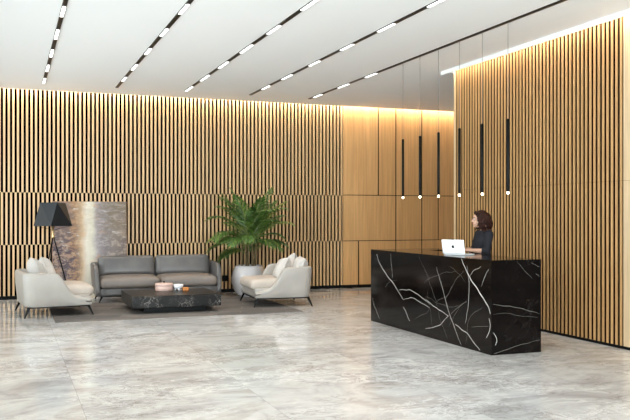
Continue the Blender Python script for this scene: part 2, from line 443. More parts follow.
for k, (x, yend, lit, lab) in enumerate(zip((.60, 1.90, 3.19, 4.49, 5.77), (15.33, 15.40, 15.33, 15.40, 15.48), (lit13, lit24, lit13, lit24, lit5), names)):
    t_ = tag(empty('ceiling_track_light', (x, 0, H)), lab, 'track light', 'ceiling track lights')
    MB().box(-.026, .026, 1.0, yend, -.012, 0).build('track_housing', M['black'], t_)
    for a, b in lit:
        if b > 4.5: downlight(x, (a+b)/2)
        MB().box(-.019, .019, b, a, -.018, -.012).build('diffuser', M['spot'], t_)

# pendants
order = ['farthest of the six thin black pendant lights over the desk', 'second farthest thin black pendant light, over the far half of the desk', 'third thin black pendant light counted from the back wall',
         'thin black pendant light in front of the edge of the slatted wall', 'thin black pendant light hanging nearly above the woman with curly hair', 'nearest of the six thin black pendant lights, right of the woman']
for y, lab in zip((11.284, 10.728, 10.172, 9.60, 9.03, 8.453), order):
    t_ = tag(empty('pendant_light', (5.77, y, 0)), lab, 'pendant light', 'pendant lights in a row over the desk')
    MB().lathe([(.0, 1.895), (.017, 1.895), (.019, 1.9), (.019, 2.785), (.014, 2.795), (.003, 2.80)], seg=20).build('tube', M['black'], t_, smooth=True, angle=1)
    MB().lathe([(.003, 2.79), (.003, 3.99)], seg=8).build('cable', M['cable'], t_, smooth=True)
    MB().lathe([(.0, 1.862), (.009, 1.866), (.0155, 1.876), (.0155, 1.886), (.012, 1.897)], seg=16).build('bulb', M['bulb'], t_, smooth=True)

# ------------------------------------------------------------------ reception desk
DX0, DX1, DY0, DY1, DZ = 5.17, 5.85, 7.90, 11.18, 1.088
desk = tag(empty('reception_desk', (5.5, 9.5, 0)), 'long black marble reception desk with white veins in front of the slatted wall', 'desk')
ox, oy = 5.5, 9.5
FV = [[(10.98, 1.02), (10.82, 0.85), (10.53, 0.68), (10.29, 0.56), (10.11, 0.43)], [(10.5, 1.06), (10.47, 0.9), (10.44, 0.7)], [(10.22, 0.55), (9.94, 0.58), (9.66, 0.54), (9.34, 0.44)], [(10.11, 0.43), (9.82, 0.48), (9.61, 0.44), (9.34, 0.39)], [(10.11, 0.32), (9.98, 0.23), (9.91, 0.15)], [(11.12, 0.35), (11.05, 0.24), (10.91, 0.11), (10.86, 0.07)], [(9.66, 1.06), (9.5, 0.91), (9.34, 0.77)], [(8.55, 1.08), (8.43, 0.92), (8.17, 0.7), (7.97, 0.56), (7.92, 0.47)], [(7.95, 0.42), (7.92, 0.31), (8.0, 0.19)], [(9.16, 0.94), (8.99, 0.63), (8.83, 0.35), (8.64, 0.12), (8.56, 0.03)], [(9.47, 0.88), (9.19, 0.51), (9.06, 0.26), (8.89, 0.05)], [(9.47, 0.5), (9.19, 0.41), (8.86, 0.34)], [(8.86, 0.34), (9.12, 0.18), (9.47, 0.11)], [(8.86, 0.34), (8.61, 0.49), (8.43, 0.57)], [(9.16, 0.5), (8.89, 0.59), (8.67, 0.82), (8.49, 0.93)], [(8.43, 1.0), (8.37, 0.78), (8.4, 0.49), (8.46, 0.3)], [(8.11, 1.01), (8.31, 0.93), (8.4, 0.84)], [(7.95, 0.99), (8.06, 0.87), (8.11, 0.77)], [(8.7, 0.25), (8.43, 0.18), (8.14, 0.03)], [(8.31, 0.27), (7.95, 0.33)]]
_r = random.Random(11)
THIN = []
for _ in range(10):
    a, z, h = _r.uniform(8.0, 11.1), _r.uniform(.1, 1.0), _r.uniform(-1.3, 1.3)+(PI if _r.random() < .5 else 0); l = [(a, z)]
    for _k in range(_r.randint(3, 7)):
        h += _r.uniform(-.5, .5); a += .15*math.cos(h); z += .12*math.sin(h)
        if not (7.95 < a < 11.13 and .03 < z < 1.05): break
        l.append((a, z))
    if len(l) > 2: THIN.append(l)
FW = [11, 4, 7, 6, 8, 4, 2, 13, 9, 6, 2.5, 7, 6, 3, 3, 6, 4, 4, 8, 2.5]
EV = [[(5.19, 0.58), (5.4, 0.56), (5.62, 0.51), (5.84, 0.45)], [(5.19, 0.47), (5.37, 0.48), (5.54, 0.44), (5.8, 0.41)], [(5.19, 0.02), (5.44, 0.08), (5.65, 0.11), (5.83, 0.14)], [(5.51, 1.06), (5.62, 0.97), (5.72, 0.86)], [(5.71, 1.05), (5.82, 1.0)], [(5.78, 0.92), (5.83, 0.89)], [(5.19, 0.26), (5.25, 0.15), (5.22, 0.11)]]
EW = [4, 2, 4, 2.5, 3, 4, 7]
def vein_strip(mb, line, w, place, lo, hi, mi):
    """inlaid vein as a thin ribbon flush on a marble face; line in (across, up)"""
    rr = random.Random(hash(line[0]) & 0xffff); pts = []
    for a, b in zip(line[:-1], line[1:]):
        n = max(2, int(math.dist(a, b)/.03))
        for i in range(n):
            t = i/n; pts.append([a[0]+(b[0]-a[0])*t, a[1]+(b[1]-a[1])*t])
    pts.append(list(line[-1]))
    for _ in range(2):
        pts = [pts[0]]+[[(pts[i-1][q]+2*pts[i][q]+pts[i+1][q])/4 for q in (0, 1)] for i in range(1, len(pts)-1)]+[pts[-1]]
    sd = rr.random()*50
    L = []
    for i, p in enumerate(pts):
        q = (p[0]+.014*noise.noise((p[0]*9+sd, p[1]*9, sd)), p[1]+.014*noise.noise((p[0]*9, p[1]*9+sd, -sd)))
        L.append(q)
    vs = []
    for i, q in enumerate(L):
        a = L[max(0, i-1)]; b = L[min(len(L)-1, i+1)]; dx, dy = b[0]-a[0], b[1]-a[1]; l = math.hypot(dx, dy) or 1
        ww = w*.5*(.35+.65*math.sin(PI*min(1, max(0, (i+.4)/(len(L)-.2))))**.5)*(.75+.6*abs(noise.noise((q[0]*14, q[1]*14, sd))))
        for sg in (1, -1):
            x = q[0]-dy/l*ww*sg; z = q[1]+dx/l*ww*sg
            vs.append(place(min(hi, max(lo, x)), min(DZ-.004, max(.004, z))))
    n = len(L); mb.add(vs, [(2*i, 2*i+1, 2*i+3, 2*i+2) for i in range(n-1)], mi)
T = .05
m = MB().box(DX0-ox, DX0+T-ox, DY0-oy, DY1-oy, 0, DZ)
for l, w in zip(FV, FW): vein_strip(m, l, w*.00105, lambda a, z: (DX0-.0012-ox, a-oy, z), DY0+.004, DY1-.004, 1 if w > 3.5 else 2)
for l in THIN: vein_strip(m, l, .0022, lambda a, z: (DX0-.0009-ox, a-oy, z), DY0+.004, DY1-.004, 2)
m.build('front_panel', [M['marble'], M['vein'], M['veinf']], desk)
m = MB().box(DX0+T-ox, DX1-ox, DY0-oy, DY0+T-oy, 0, DZ)
for l, w in zip(EV, EW): vein_strip(m, l, w*.0009, lambda a, z: (a-ox, DY0-.0012-oy, z), DX0+.004, DX1-.004, 1 if w > 6 else 2)
m.build('end_panel', [M['marble'], M['vein'], M['veinf']], desk)
MB().box(DX0+T-ox, DX1-ox, DY0+T-oy, DY1-.05-oy, DZ-.05, DZ).build('top_slab', M['marble'], desk)
MB().box(DX0+T-ox, 6.28-ox, DY1-.05-oy, DY1-oy, 0, DZ).build('end_panel', M['marble'], desk)
MB().box(DX1-ox, 6.28-ox, DY1-.55-oy, DY1-.05-oy, DZ-.05, DZ).build('side_wing', M['marble'], desk)
MB().box(DX0+T-ox, DX1-.05-ox, DY0+T-oy, DY1-.05-oy, .70, .73).build('inner_shelf', M['gapback'], desk)

# laptop
lp = tag(empty('laptop', (5.40, 9.115, DZ), math.atan2(.42, .91)), 'white open laptop standing on the black marble desk in front of the woman', 'laptop')
cushion(MB(), (.115, 0, .009), (.115, .165, .008), .007, n=8).build('base', M['laptopw'], lp, smooth=True)
k = MB()
for i in range(5):
    for j in range(11): k.box(.04+i*.02, .056+i*.02, -.13+j*.0236, -.11+j*.0236, .0165, .0185)
k.build('keyboard', M['keys'], lp)
lid = empty('x'); bpy.data.objects.remove(lid)
rot = Matrix.Rotation(math.radians(-10), 3, 'Y')
lidm = MB(); cushion(lidm, rot @ Vector((-.004, 0, .098)) + Vector((0, 0, .014)), (.004, .172, .094), .0038, n=8, rot=rot)
lidm.build('lid', M['laptopw'], lp, smooth=True)
sm = MB(); q = [rot @ Vector(p)+Vector((0, 0, .014)) for p in ((.0006, -.155, .015), (.0006, .155, .015), (.0006, .155, .182), (.0006, -.155, .182))]
sm.add(q, [(0, 1, 2, 3)]); sm.build('screen', M['screen'], lp)
# dark fruit-shaped emblem on the back of the lid: bitten body and leaf
em = MB(); prof = []
for i in range(40):
    a = 2*PI*i/40; r = .021*(1+.05*math.cos(2*a)) - .004*math.exp(-((a-PI/2)/.3)**2) - .003*math.exp(-((a-3*PI/2)/.25)**2)
    y, z = r*math.cos(a)*.95, r*math.sin(a)
    bx_, bz_ = -.026, .003
    d = math.hypot(y-bx_, z-bz_)
    if d < .011: y, z = bx_+(y-bx_)/d*.011, bz_+(z-bz_)/d*.011
    prof.append((y, z))
def onlid(y, z, x=-.0088): return rot @ Vector((x, y, 0.100+z))+Vector((0, 0, .014))
em.rings([[onlid(y, z, -.0082) for y, z in prof], [onlid(y, z) for y, z in prof]])
em.rings([[onlid(y, z, x) for y, z in ((0, .021), (-.006, .026), (-.009, .034), (-.002, .031), (.001, .026))] for x in (-.0082, -.0088)])
em.build('emblem', M['black'], lp)

# ------------------------------------------------------------------ armchairs and sofa
def lerp_profile(pts, x):
    for (a, za), (b, zb) in zip(pts[:-1], pts[1:]):
        if x <= b: return za+(zb-za)*(x-a)/(b-a) if x > a else za
    return pts[-1][1]
def shell(mb, x0, x1, hw, th, zb, prof, ztop, lean_back, lean_side, rc=.16, nx=26):
    """U-shaped upholstered shell: near arm, back, far arm in one sweep"""
    path = []
    for i in range(nx): path.append((x1+(x0+rc-x1)*i/(nx-1), -hw, 0, -1))
    for i in range(1, 9):
        a = PI/2*i/8; path.append((x0+rc-rc*math.sin(a), -hw+rc-rc*math.cos(a), -math.sin(a), -math.cos(a)))
    for i in range(1, 12): path.append((x0, -hw+rc+(2*hw-2*rc)*i/12, -1, 0))
    half = path + [(x0, hw-rc, -1, 0)]
    for i in range(1, 9):
        a = PI/2*i/8; half.append((x0+rc-rc*math.cos(a), hw-rc+rc*math.sin(a), -math.cos(a), math.sin(a)))
    for i in range(1, nx): half.append((x0+rc+(x1-x0-rc)*i/(nx-1), hw, 0, 1))
    rings = []
    for x, y, nx_, ny_ in half:
        zt = lerp_profile(prof, x) if abs(ny_) > .99 else ztop
        hh = zt-zb; ring = []
        t = th; r = min(t/2, hh*.45)
        sec = [(0, zb+.012), (.012, zb), (t-.012, zb), (t, zb+.012), (t, zb+hh*.5)]
        for i in range(7):
            a = PI*i/6; sec.append((t/2+(t/2)*math.cos(a), zt-r+r*math.sin(a)))
        sec += [(0, zb+hh*.6), (.004, zb+hh*.3)]
        for d, z in sec:      # d = distance inwards from the outer face
            k = (z-zb)/(ztop-zb); bulge = .5*math.sin(PI*min(1, k*.9))
            ln = (lean_back*abs(nx_)+lean_side*abs(ny_))*(k-.35+bulge*.6)
            ring.append((x+nx_*(ln-d), y+ny_*(ln-d), z))
        rings.append(ring)
    mb.rings(rings)
def leg(mb, p_top, p_bot, w=.022):
    a, b = Vector(p_top), Vector(p_bot)
    mb.rings([[b+Vector((sx*.010, sy*.010, 0)) for sx, sy in ((-1, -1), (1, -1), (1, 1), (-1, 1))], [a+Vector((sx*w, sy*w, 0)) for sx, sy in ((-1, -1), (1, -1), (1, 1), (-1, 1))]])

ARM = [(-.60, .70), (-.05, .695), (.01, .68), (.07, .61), (.13, .51), (.21, .385), (.29, .325), (.39, .295), (.60, .275)]
def armchair(loc, rz, label, leg_z):
    t = tag(empty('armchair', loc, rz), label, 'armchair', 'cream armchairs')
    m = MB(); shell(m, -.49, .53, .62, .10, .165, ARM, .705, .035, .03)
    m.build('shell', M['cream'], t, smooth=True)
    m = MB(); cushion(m, (.03, 0, .25), (.495, .545, .085), .03, n=8); m.build('seat_base', M['cream'], t, smooth=True)
    m = MB(); cushion(m, (.09, 0, .385), (.50, .515, .085), .07, (0, .035), n=14); m.build('seat_cushion', M['creamcush'], t, smooth=True)
    m = MB()
    for sy in (-1, 1): m.box(-.45, .51, sy*.57-.012, sy*.57+.012, .145, .165)
    for x in (-.45, .48): m.box(x, x+.03, -.558, .558, .145, .165)
    m.build('base_frame', M['black'], t)
    for sx, sy in ((1, 1), (1, -1), (-1, 1), (-1, -1)):
        m = MB(); leg(m, (sx*.46+.03, sy*.57, .147), (sx*.525+.03, sy*.60, leg_z[sx])); m.build('leg', M['black'], t)
    return t
LA, LR = (.67, 13.95, 0), math.radians(6)
RA, RR = (4.575, 13.97, 0), math.radians(180-4)
RUGZ = .009
armchair(LA, LR, 'cream leather armchair beside the floor lamp, facing right toward the coffee table', {1: RUGZ, -1: 0})
armchair(RA, RR, 'cream leather armchair in front of the potted palm, facing left toward the coffee table', {1: RUGZ, -1: 0})

def pillow(base, brz, loc, size, rx, ry, rz, label, roll=0):
    m = MB(); cushion(m, (0, 0, 0), (size, size*.9, .085), .05, (.03, .03), n=14, pinch=.75)
    o = m.build('throw_pillow', M['pillow'], None, smooth=True)
    mtx = Matrix.Translation(base) @ Matrix.Rotation(brz, 4, 'Z') @ Matrix.Translation(loc) @ Matrix.Rotation(rz, 4, 'Z') @ Matrix.Rotation(ry, 4, 'Y') @ Matrix.Rotation(roll, 4, 'Z')
    o.matrix_world = mtx
    return tag(o, label, 'pillow', 'white throw pillows on the armchairs')
D = math.radians
pillow(LA, LR, (-.27, -.22, .70), .22, 0, D(74), D(4), 'white throw pillow in the left armchair, the one nearer the camera', D(8))
pillow(LA, LR, (-.04, .22, .695), .22, 0, D(68), D(-10), 'white throw pillow in the left armchair, the farther one beside the lamp stand', D(-12))
pillow(RA, RR, (-.04, .20, .64), .225, 0, D(64), D(-6), 'large white throw pillow at the front of the right armchair', D(8))
pillow(RA, RR, (-.31, -.14, .665), .205, 0, D(76), D(2), 'white throw pillow in the right armchair, the far one with its corner pointing up', D(38))
pillow(RA, RR, (-.335, .38, .685), .185, 0, D(76), D(4), 'white throw pillow tucked behind the near arm of the right armchair', D(-6))

# sofa
sx, sy = 2.67, 15.58
so = tag(empty('sofa', (sx, sy, 0), -PI/2), 'grey leather two-seat sofa against the slatted wall behind the coffee table', 'sofa'); so.scale = (1, .975, 1)
# local: +x towards the camera, y across
SARM = [(-.5, .70), (.12, .70), (.24, .68), (.32, .60), (.37, .45), (.41, .30), (.46, .24)]
m = MB(); shell(m, -.42, .44, 1.205, .085, .125, SARM, .71, .05, .03, rc=.12)
m.build('shell', M['grey'], so, smooth=True)
m = MB(); cushion(m, (.02, 0, .195), (.42, 1.125, .07), .025, n=10); m.build('seat_base', M['grey'], so, smooth=True)
for s_ in (-1, 1):
    m = MB(); cushion(m, (.095, s_*.56, .352), (.405, .556, .094), .075, (0, .045), n=14); m.build('seat_cushion', M['greyseat'], so, smooth=True)
    m = MB(); rr = Matrix.Rotation(math.radians(-13), 3, 'Y'); 
    cushion(m, (0, 0, 0), (.20, .545, .085), .07, (.02, .045), n=14)
    r2 = Matrix.Rotation(math.radians(-13), 4, 'Y') @ Matrix.Rotation(PI/2, 4, 'Y')
    m.v = [tuple(r2 @ Vector(p)+Vector((-.22, s_*.555, .635))) for p in m.v]
    m.build('back_cushion', M['grey'], so, smooth=True)
m = MB()
for y in (-1.1, 1.1): m.box(-.36, .40, y-.012, y+.012, .108, .125)
m.box(.375, .40, -1.088, 1.088, .108, .125); m.box(-.36, -.335, -1.088, 1.088, .108, .125)
m.build('base_frame', M['black'], so)
for a, b in ((1, 1), (1, -1), (-1, 1), (-1, -1)):
    m = MB(); leg(m, (a*.36+.02, b*1.09, .11), (a*.40+.02, b*1.14, RUGZ if a > 0 else 0)); m.build('leg', M['black'], so)

# rug
m = MB(); m.box(.66, 4.6, 12.62, 15.22, 0.0005, .008)
tag(m.build('area_rug', M['rug'], bevel=.003), 'large dark grey patterned rug under the coffee table', 'rug')

# coffee table
ct = tag(empty('coffee_table', (2.68, 13.80, RUGZ)), 'low black marble slab coffee table in front of the grey sofa', 'coffee table')
MB().box(-.82, .65, -.66, .66, .095, .287).build('table_top', M['marblet'], ct, bevel=.006)
MB().box(-.60, .44, -.46, .46, 0, .095).build('plinth', M['black'], ct, bevel=.003)
TZ = RUGZ+.2875
b = tag(empty('trinket_box', (2.545, 14.08, TZ)), 'round blush pink box with a dark knob on the coffee table', 'box')
MB().lathe([(0, 0), (.145, 0), (.152, .008), (.152, .088), (.146, .09)], seg=40).build('body', M['pinkbox'], b, smooth=True, angle=1)
MB().lathe([(.1, .088), (.157, .088), (.159, .094), (.158, .118), (.150, .126), (0, .128)], seg=40).build('lid', M['pinkbox'], b, smooth=True)
MB().lathe([(.008, .127), (.006, .14), (.017, .15), (.017, .16), (0, .168)], seg=16).build('knob', M['black'], b, smooth=True)
b = tag(empty('footed_bowl', (2.772, 13.95, TZ)), 'small white china bowl on feet beside the round pink box', 'bowl')
MB().lathe([(.0, .028), (.05, .03), (.078, .06), (.086, .11), (.081, .112), (.07, .065), (.04, .042), (0, .04)], seg=32).build('bowl', M['chinaw'], b, smooth=True)
for i in range(3):
    a = 2*PI*i/3+.5; MB().tube([(.05*math.cos(a), .05*math.sin(a), .036), (.062*math.cos(a), .062*math.sin(a), .002)], [.014, .010], 10).build('foot', M['chinaw'], b, smooth=True)
MB().lathe([(0, .05), (.06, .05), (.074, .10), (.05, .115), (0, .12)], seg=24).build('contents', M['chinaw'], b, smooth=True)
m = MB(); cushion(m, (2.882, 13.88, TZ+.031), (.05, .04, .031), .012, n=6)
tag(m.build('card_case', M['orange'], smooth=True), 'small orange block at the right of the white bowl on the table', 'box')

# ------------------------------------------------------------------ floor lamp
lx, ly = .755, 15.2
la = tag(empty('floor_lamp', (lx, ly, 0)), 'tripod floor lamp with a faceted black shade beside the leaning painting', 'floor lamp')
view = math.atan2(-ly, -lx)
def sq(r, al, z): return [(r*math.cos(view+al+k*PI/2), r*math.sin(view+al+k*PI/2), z) for k in range(4)]
lo, hi = sq(.335, D(-6), 1.415), sq(.225, D(18), 1.835)
loi, hii = sq(.325, D(-6), 1.416), sq(.215, D(18), 1.828)
m = MB(); vs = lo+hi
fs = []
for k in range(4):
    j = (k+1) % 4; fs += [(k, j, 4+k), (j, 4+j, 4+k)]
m.add(vs, fs+[(4, 5, 6, 7)], 0); m.add(loi+hii, [tuple(reversed(f)) for f in fs]+[(7, 6, 5, 4)], 1)
m.add(lo+loi, [(k, (k+1) % 4, 4+(k+1) % 4, 4+k) for k in range(4)], 1)
me = m.build('lamp_shade', [M['shade'], M['shadein']], la)
MB().lathe([(.0, 1.20), (.022, 1.20), (.03, 1.22), (.022, 1.26), (.014, 1.30), (.014, 1.44), (0, 1.44)], seg=16).build('stem', M['brass'], la, smooth=True)
m = MB()
for k in range(4): 
    a = D(-6)+k*PI/2+view; m.tube([(0, 0, 1.33), (.10*math.cos(a), .10*math.sin(a), 1.37), (.315*math.cos(a), .315*math.sin(a), 1.418)], .004, 6)
m.build('shade_spider', M['black'], la, smooth=True)
MB().ellipsoid((0, 0, 1.51), (.04, .04, .055), 14).build('bulb', M['chinaw'], la, smooth=True)
for a in (D(-12), D(108), D(228)):
    MB().tube([(.012*math.cos(a), .012*math.sin(a), 1.215), (.17*math.cos(a), .17*math.sin(a), .62), (.33*math.cos(a), .33*math.sin(a), 0.003)], [.010, .013, .009], 10).build('leg', M['black'], la, smooth=True)

# ------------------------------------------------------------------ painting leaning on the wall
pa = tag(empty('painting', (.80, 16.17, 0)), 'large abstract painting in browns, greys and white leaning on the slatted wall', 'painting')
pa.rotation_euler = (D(-6.0), 0, 0)
MB().box(0, 1.40, -.002, .0, 0.0, 1.885).build('picture', M['canvas'], pa)
MB().box(-.006, 1.406, .0, .035, 0.0, 1.891).build('stretcher', M['canvasedge'], pa)

# wall socket box
wsb = tag(empty('wall_socket', (4.24, YB, .295)), 'black socket box on the slatted wall right of the sofa', 'socket')
MB().box(-.07, .07, -.03, 0, -.06, .06).build('housing', M['black'], wsb, bevel=.006)
for x in (-.032, .032): MB().lathe([(0, 0), (.022, 0), (.024, .002), (.018, .004)], seg=18).build('outlet', M['blackmatt'], wsb, smooth=True).matrix_local = Matrix.Translation((x, -.0305, 0)) @ Matrix.Rotation(PI/2, 4, 'X')

# ------------------------------------------------------------------ potted palm
px, py = 4.53, 15.62
po = tag(empty('potted_palm', (px, py, 0)), 'leafy green palm in a round glossy white pot behind the right armchair', 'potted plant')
MB().lathe([(0, 0), (.20, 0), (.235, .02), (.31, .12), (.352, .26), (.355, .36), (.335, .47), (.29, .565), (.262, .60), (.25, .605), (.242, .595), (.27, .55), (.285, .50), (0, .49)], seg=48).build('pot', M['potw'], po, smooth=True)
m = MB(); m.lathe([(0, .50), (.20, .515), (.272, .50), (.20, .495)], seg=32); m.build('soil', M['soil'], po, smooth=True)
rr = random.Random(21)
canes = []
for i in range(9):
    a = 2*PI*i/9+rr.uniform(-.2, .2); r0 = rr.uniform(.05, .16); r1 = r0+rr.uniform(.0, .06); zt = rr.uniform(.95, 1.25)
    p0 = (r0*math.cos(a), r0*math.sin(a), .50); p1 = (r1*math.cos(a), r1*math.sin(a), zt); canes.append((p1, a))
    MB().tube([p0, tuple((p0[q]+p1[q])/2+rr.uniform(-.01, .01) for q in range(3)), p1], [.017, .014, .010], 8).build('cane', M['stem'], po, smooth=True)
def frond(base, az, L, lift, droop, mt):
    """arching rachis with rows of narrow folded leaflets"""
    d = Vector((math.cos(az), math.sin(az), 0)); up = Vector((0, 0, 1)); side = d.cross(up)
    pts = []; p = Vector(base); N = 32; ang = lift
    for i in range(N+1):
        pts.append(p.copy()); t = i/N
        p = p+(d*math.cos(ang)+up*math.sin(ang))*(L/N); ang -= droop/N*(.35+1.3*t)
    m = MB(); m.tube(pts[::2], [.0075*(1-.8*i/(N/2)) for i in range(N//2+1)], 6, mi=1)
    for i in range(6, N+1):
        t = i/N; p = pts[i]; tg = (pts[i]-pts[i-1]).normalized(); nrm = side.cross(tg).normalized()
        if nrm.z < 0 and abs(ang) < 2: nrm = -nrm
        ln = .36*math.sin(PI*min(1, .22+.72*t))**.8*(.55+.45*L)
        for sg in (-1, 1):
            if i == N and sg == 1: sdir = tg
            else:
                f = .75+.7*t
                sdir = (side*sg*1.0+tg*f+nrm*rr.uniform(.0, .28)).normalized()
            l = ln*rr.uniform(.85, 1.1); w = .0118*rr.uniform(.8, 1.2); wd = sdir.cross(nrm).normalized()
            q0 = p+Vector((0, 0, 0)); q1 = p+sdir*l*.35+Vector((0, 0, -.02*l)); q2 = p+sdir*l*.72+Vector((0, 0, -.16*l)); q3 = p+sdir*l+Vector((0, 0, -.38*l))
            ft = nrm*.004
            vs = [q0-wd*w*.3, q0+ft, q0+wd*w*.3, q1-wd*w, q1+ft, q1+wd*w, q2-wd*w*.8, q2+ft, q2+wd*w*.8, q3]
            m.add(vs, [(0, 1, 4, 3), (1, 2, 5, 4), (3, 4, 7, 6), (4, 5, 8, 7), (6, 7, 9), (7, 8, 9)], 0)
    m.v = [(a_, min(b_, .70+.06*math.tanh((b_-.70)/.3)) if b_ > .70 else b_, c_) for a_, b_, c_ in m.v]
    m.build('frond', [mt, M['rachis']], po)
specs = []
for i in range(34):
    cp, ca = canes[i % 9]
    az = ca+rr.uniform(-.5, .5)+(i//9)*.35
    tier = i/20
    if i < 9: L, lift, droop = rr.uniform(.85, 1.05), rr.uniform(1.2, 1.42), rr.uniform(.5, .9)
    elif i < 20: L, lift, droop = rr.uniform(.80, .98), rr.uniform(.85, 1.15), rr.uniform(1.1, 1.6)
    else: L, lift, droop = rr.uniform(.65, .85), rr.uniform(.35, .75), rr.uniform(1.2, 1.7)
    frond((cp[0], cp[1], cp[2]-(0.15 if i >= 20 else 0)), az, L, lift, droop, M['leafy'] if i in (3, 8, 12, 17, 22) else M['leaf'])
# two stand-out fronds: the tall spear to the right and the broad fan in the middle
frond((.05, -.05, 1.15), D(20), 1.12, 1.25, .35, M['leaf'])
frond((-.05, -.08, 1.15), D(150), 1.05, 1.38, .4, M['leaf'])
frond((.0, -.1, 1.05), D(-70), .85, 1.1, 1.3, M['leaf'])

# ------------------------------------------------------------------ receptionist
FACE = math.atan2(.14, -.99)
pe = tag(empty('person', (6.12, 9.555, 0), FACE), 'person with curly dark auburn hair in a black top standing behind the marble desk', 'person')
def remesh(mb, name, mt, parent, voxel, smooth_it=6, fac=.5):
    o = mb.build(name+'_raw', mt)
    r = o.modifiers.new('r', 'REMESH'); r.mode = 'VOXEL'; r.voxel_size = voxel; r.use_smooth_shade = True
    s = o.modifiers.new('s', 'SMOOTH'); s.iterations = smooth_it; s.factor = fac
    dg = bpy.context.evaluated_depsgraph_get(); dg.update()
    me = bpy.data.meshes.new_from_object(o.evaluated_get(dg)); me.name = name
    n = bpy.data.objects.new(name, me); COL.objects.link(n)
    if not me.materials: me.materials.append(mt)
    me.polygons.foreach_set('use_smooth', [True]*len(me.polygons))
    bpy.data.objects.remove(o)
    if parent: n.parent = parent
    return n
def loft(mb, secs, seg=24):
    mb.rings([[(cx+rx*math.cos(2*PI*k/seg), cy+ry*math.sin(2*PI*k/seg), z) for k in range(seg)] for cx, cy, z, rx, ry in secs])
TORSO = [(0, 0, .80, .08, .12), (-.012, 0, .86, .108, .165), (-.012, 0, .94, .105, .168), (0, 0, 1.02, .088, .132), (.008, 0, 1.10, .088, .130), (.014, 0, 1.18, .100, .145), (.012, 0, 1.25, .105, .155), (-.002, 0, 1.32, .088, .158), (-.012, 0, 1.365, .066, .125), (-.012, 0, 1.395, .05, .07)]
HT = .058   # head forward of the spine
yaw = Matrix.Rotation(D(-14), 3, 'Z')
HC = Vector((HT, 0, 1.548))
def hp(x, y, z): return HC + yaw @ Vector((x, y, z))
ARMS = {}
for sg in (-1, 1):
    ARMS[sg] = [Vector((-.01, sg*.165, 1.345)), Vector((.045, sg*.215, 1.115)), Vector((.265, sg*.115, 1.135))]
body = MB()
loft(body, TORSO)
body.tube([(-.016, 0, 1.36), (-.004, 0, 1.43), tuple(hp(-.012, 0, -.04))], [.056, .050, .050], 18, round_ends=True)
# skull, jaw, nose, ears
body.ellipsoid(hp(-.008, 0, .018), (.092, .072, .094), 24, rot=yaw)
body.ellipsoid(hp(.022, 0, -.040), (.062, .054, .072), 20, rot=yaw)
body.ellipsoid(hp(.058, 0, -.090), (.024, .026, .020), 14, rot=yaw)
body.tube([hp(.078, 0, .012), hp(.094, 0, -.012), hp(.104, 0, -.028)], [.008, .010, .012], 10, round_ends=True)
body.ellipsoid(hp(.078, 0, -.058), (.016, .022, .011), 12, rot=yaw)
body.ellipsoid(hp(.076, 0, .026), (.014, .040, .008), 12, rot=yaw)
for sg in (-1, 1):
    body.ellipsoid(hp(-.008, sg*.074, -.012), (.016, .009, .029), 12, rot=yaw)
    a, b, c_ = ARMS[sg]
    body.tube([a, (a+b)/2, b], [.047, .041, .035], 16, round_ends=True)
    body.tube([b, (b*2+c_)/3, c_], [.035, .035, .022], 16, round_ends=True)
    # hand: palm and five fingers resting on the keyboard
    f = (c_-b); f.z = 0; f.normalize(); s = Vector((-f.y, f.x, 0))*(-sg)      # s points to the thumb side (inwards)
    w = c_+f*.01; palm = w+f*.045+Vector((0, 0, -.006))
    rotp = Matrix((f, s, Vector((0, 0, 1)))).transposed()
    body.ellipsoid(palm, (.048, .037, .014), 16, rot=rotp)
    for k, (o_, l_) in enumerate(((.027, .066), (.009, .074), (-.010, .068), (-.027, .053))):
        r0 = palm+f*.032+s*o_*.9; r1 = palm+f*(.038+l_*.45)+s*o_*1.1+Vector((0, 0, .010)); r2 = palm+f*(.036+l_*.80)+s*o_*1.15+Vector((0, 0, -.004)); r3 = palm+f*(.034+l_*.98)+s*o_*1.15+Vector((0, 0, -.020))
        body.tube([r0, r1, r2, r3], [.0095, .0088, .0080, .0070], 10, round_ends=True)
    body.tube([palm-f*.025+s*.020, palm+f*.005+s*.044, palm+f*.035+s*.048+Vector((0, 0, -.012))], [.012, .0105, .0085], 10, round_ends=True)
    # legs and feet
    body.tube([(-.01, sg*.088, .88), (.005, sg*.09, .50), (-.005, sg*.09, .32), (-.015, sg*.092, .10)], [.088, .058, .055, .036], 16, round_ends=True)
    body.tube([(-.03, sg*.092, .055), (.06, sg*.10, .05), (.14, sg*.108, .04)], [.04, .036, .026], 14, round_ends=True)
remesh(body, 'body', M['skin'], pe, .0065, 4)
for sg in (-1, 1):
    e = MB(); e.ellipsoid(hp(.069, sg*.031, .006), (.0115, .0135, .0085), 14, rot=yaw); eo = e.build('eye', M['eyew'], pe, smooth=True)
    e2 = MB(); e2.ellipsoid(hp(.0775, sg*.031, .006), (.0045, .0062, .0062), 12, rot=yaw); e2.build('iris', M['iris'], eo, smooth=True)
    e3 = MB(); e3.tube([hp(.080, sg*.012, .024), hp(.082, sg*.03, .030), hp(.070, sg*.048, .024)], [.004, .0045, .002], 8); e3.build('eyebrow', M['hair'], pe, smooth=True)
m = MB(); m.ellipsoid(hp(.0895, 0, -.0535), (.007, .019, .0045), 12, rot=yaw); m.ellipsoid(hp(.0885, 0, -.062), (.007, .016, .0055), 12, rot=yaw); m.build('lips', M['lips'], pe, smooth=True)
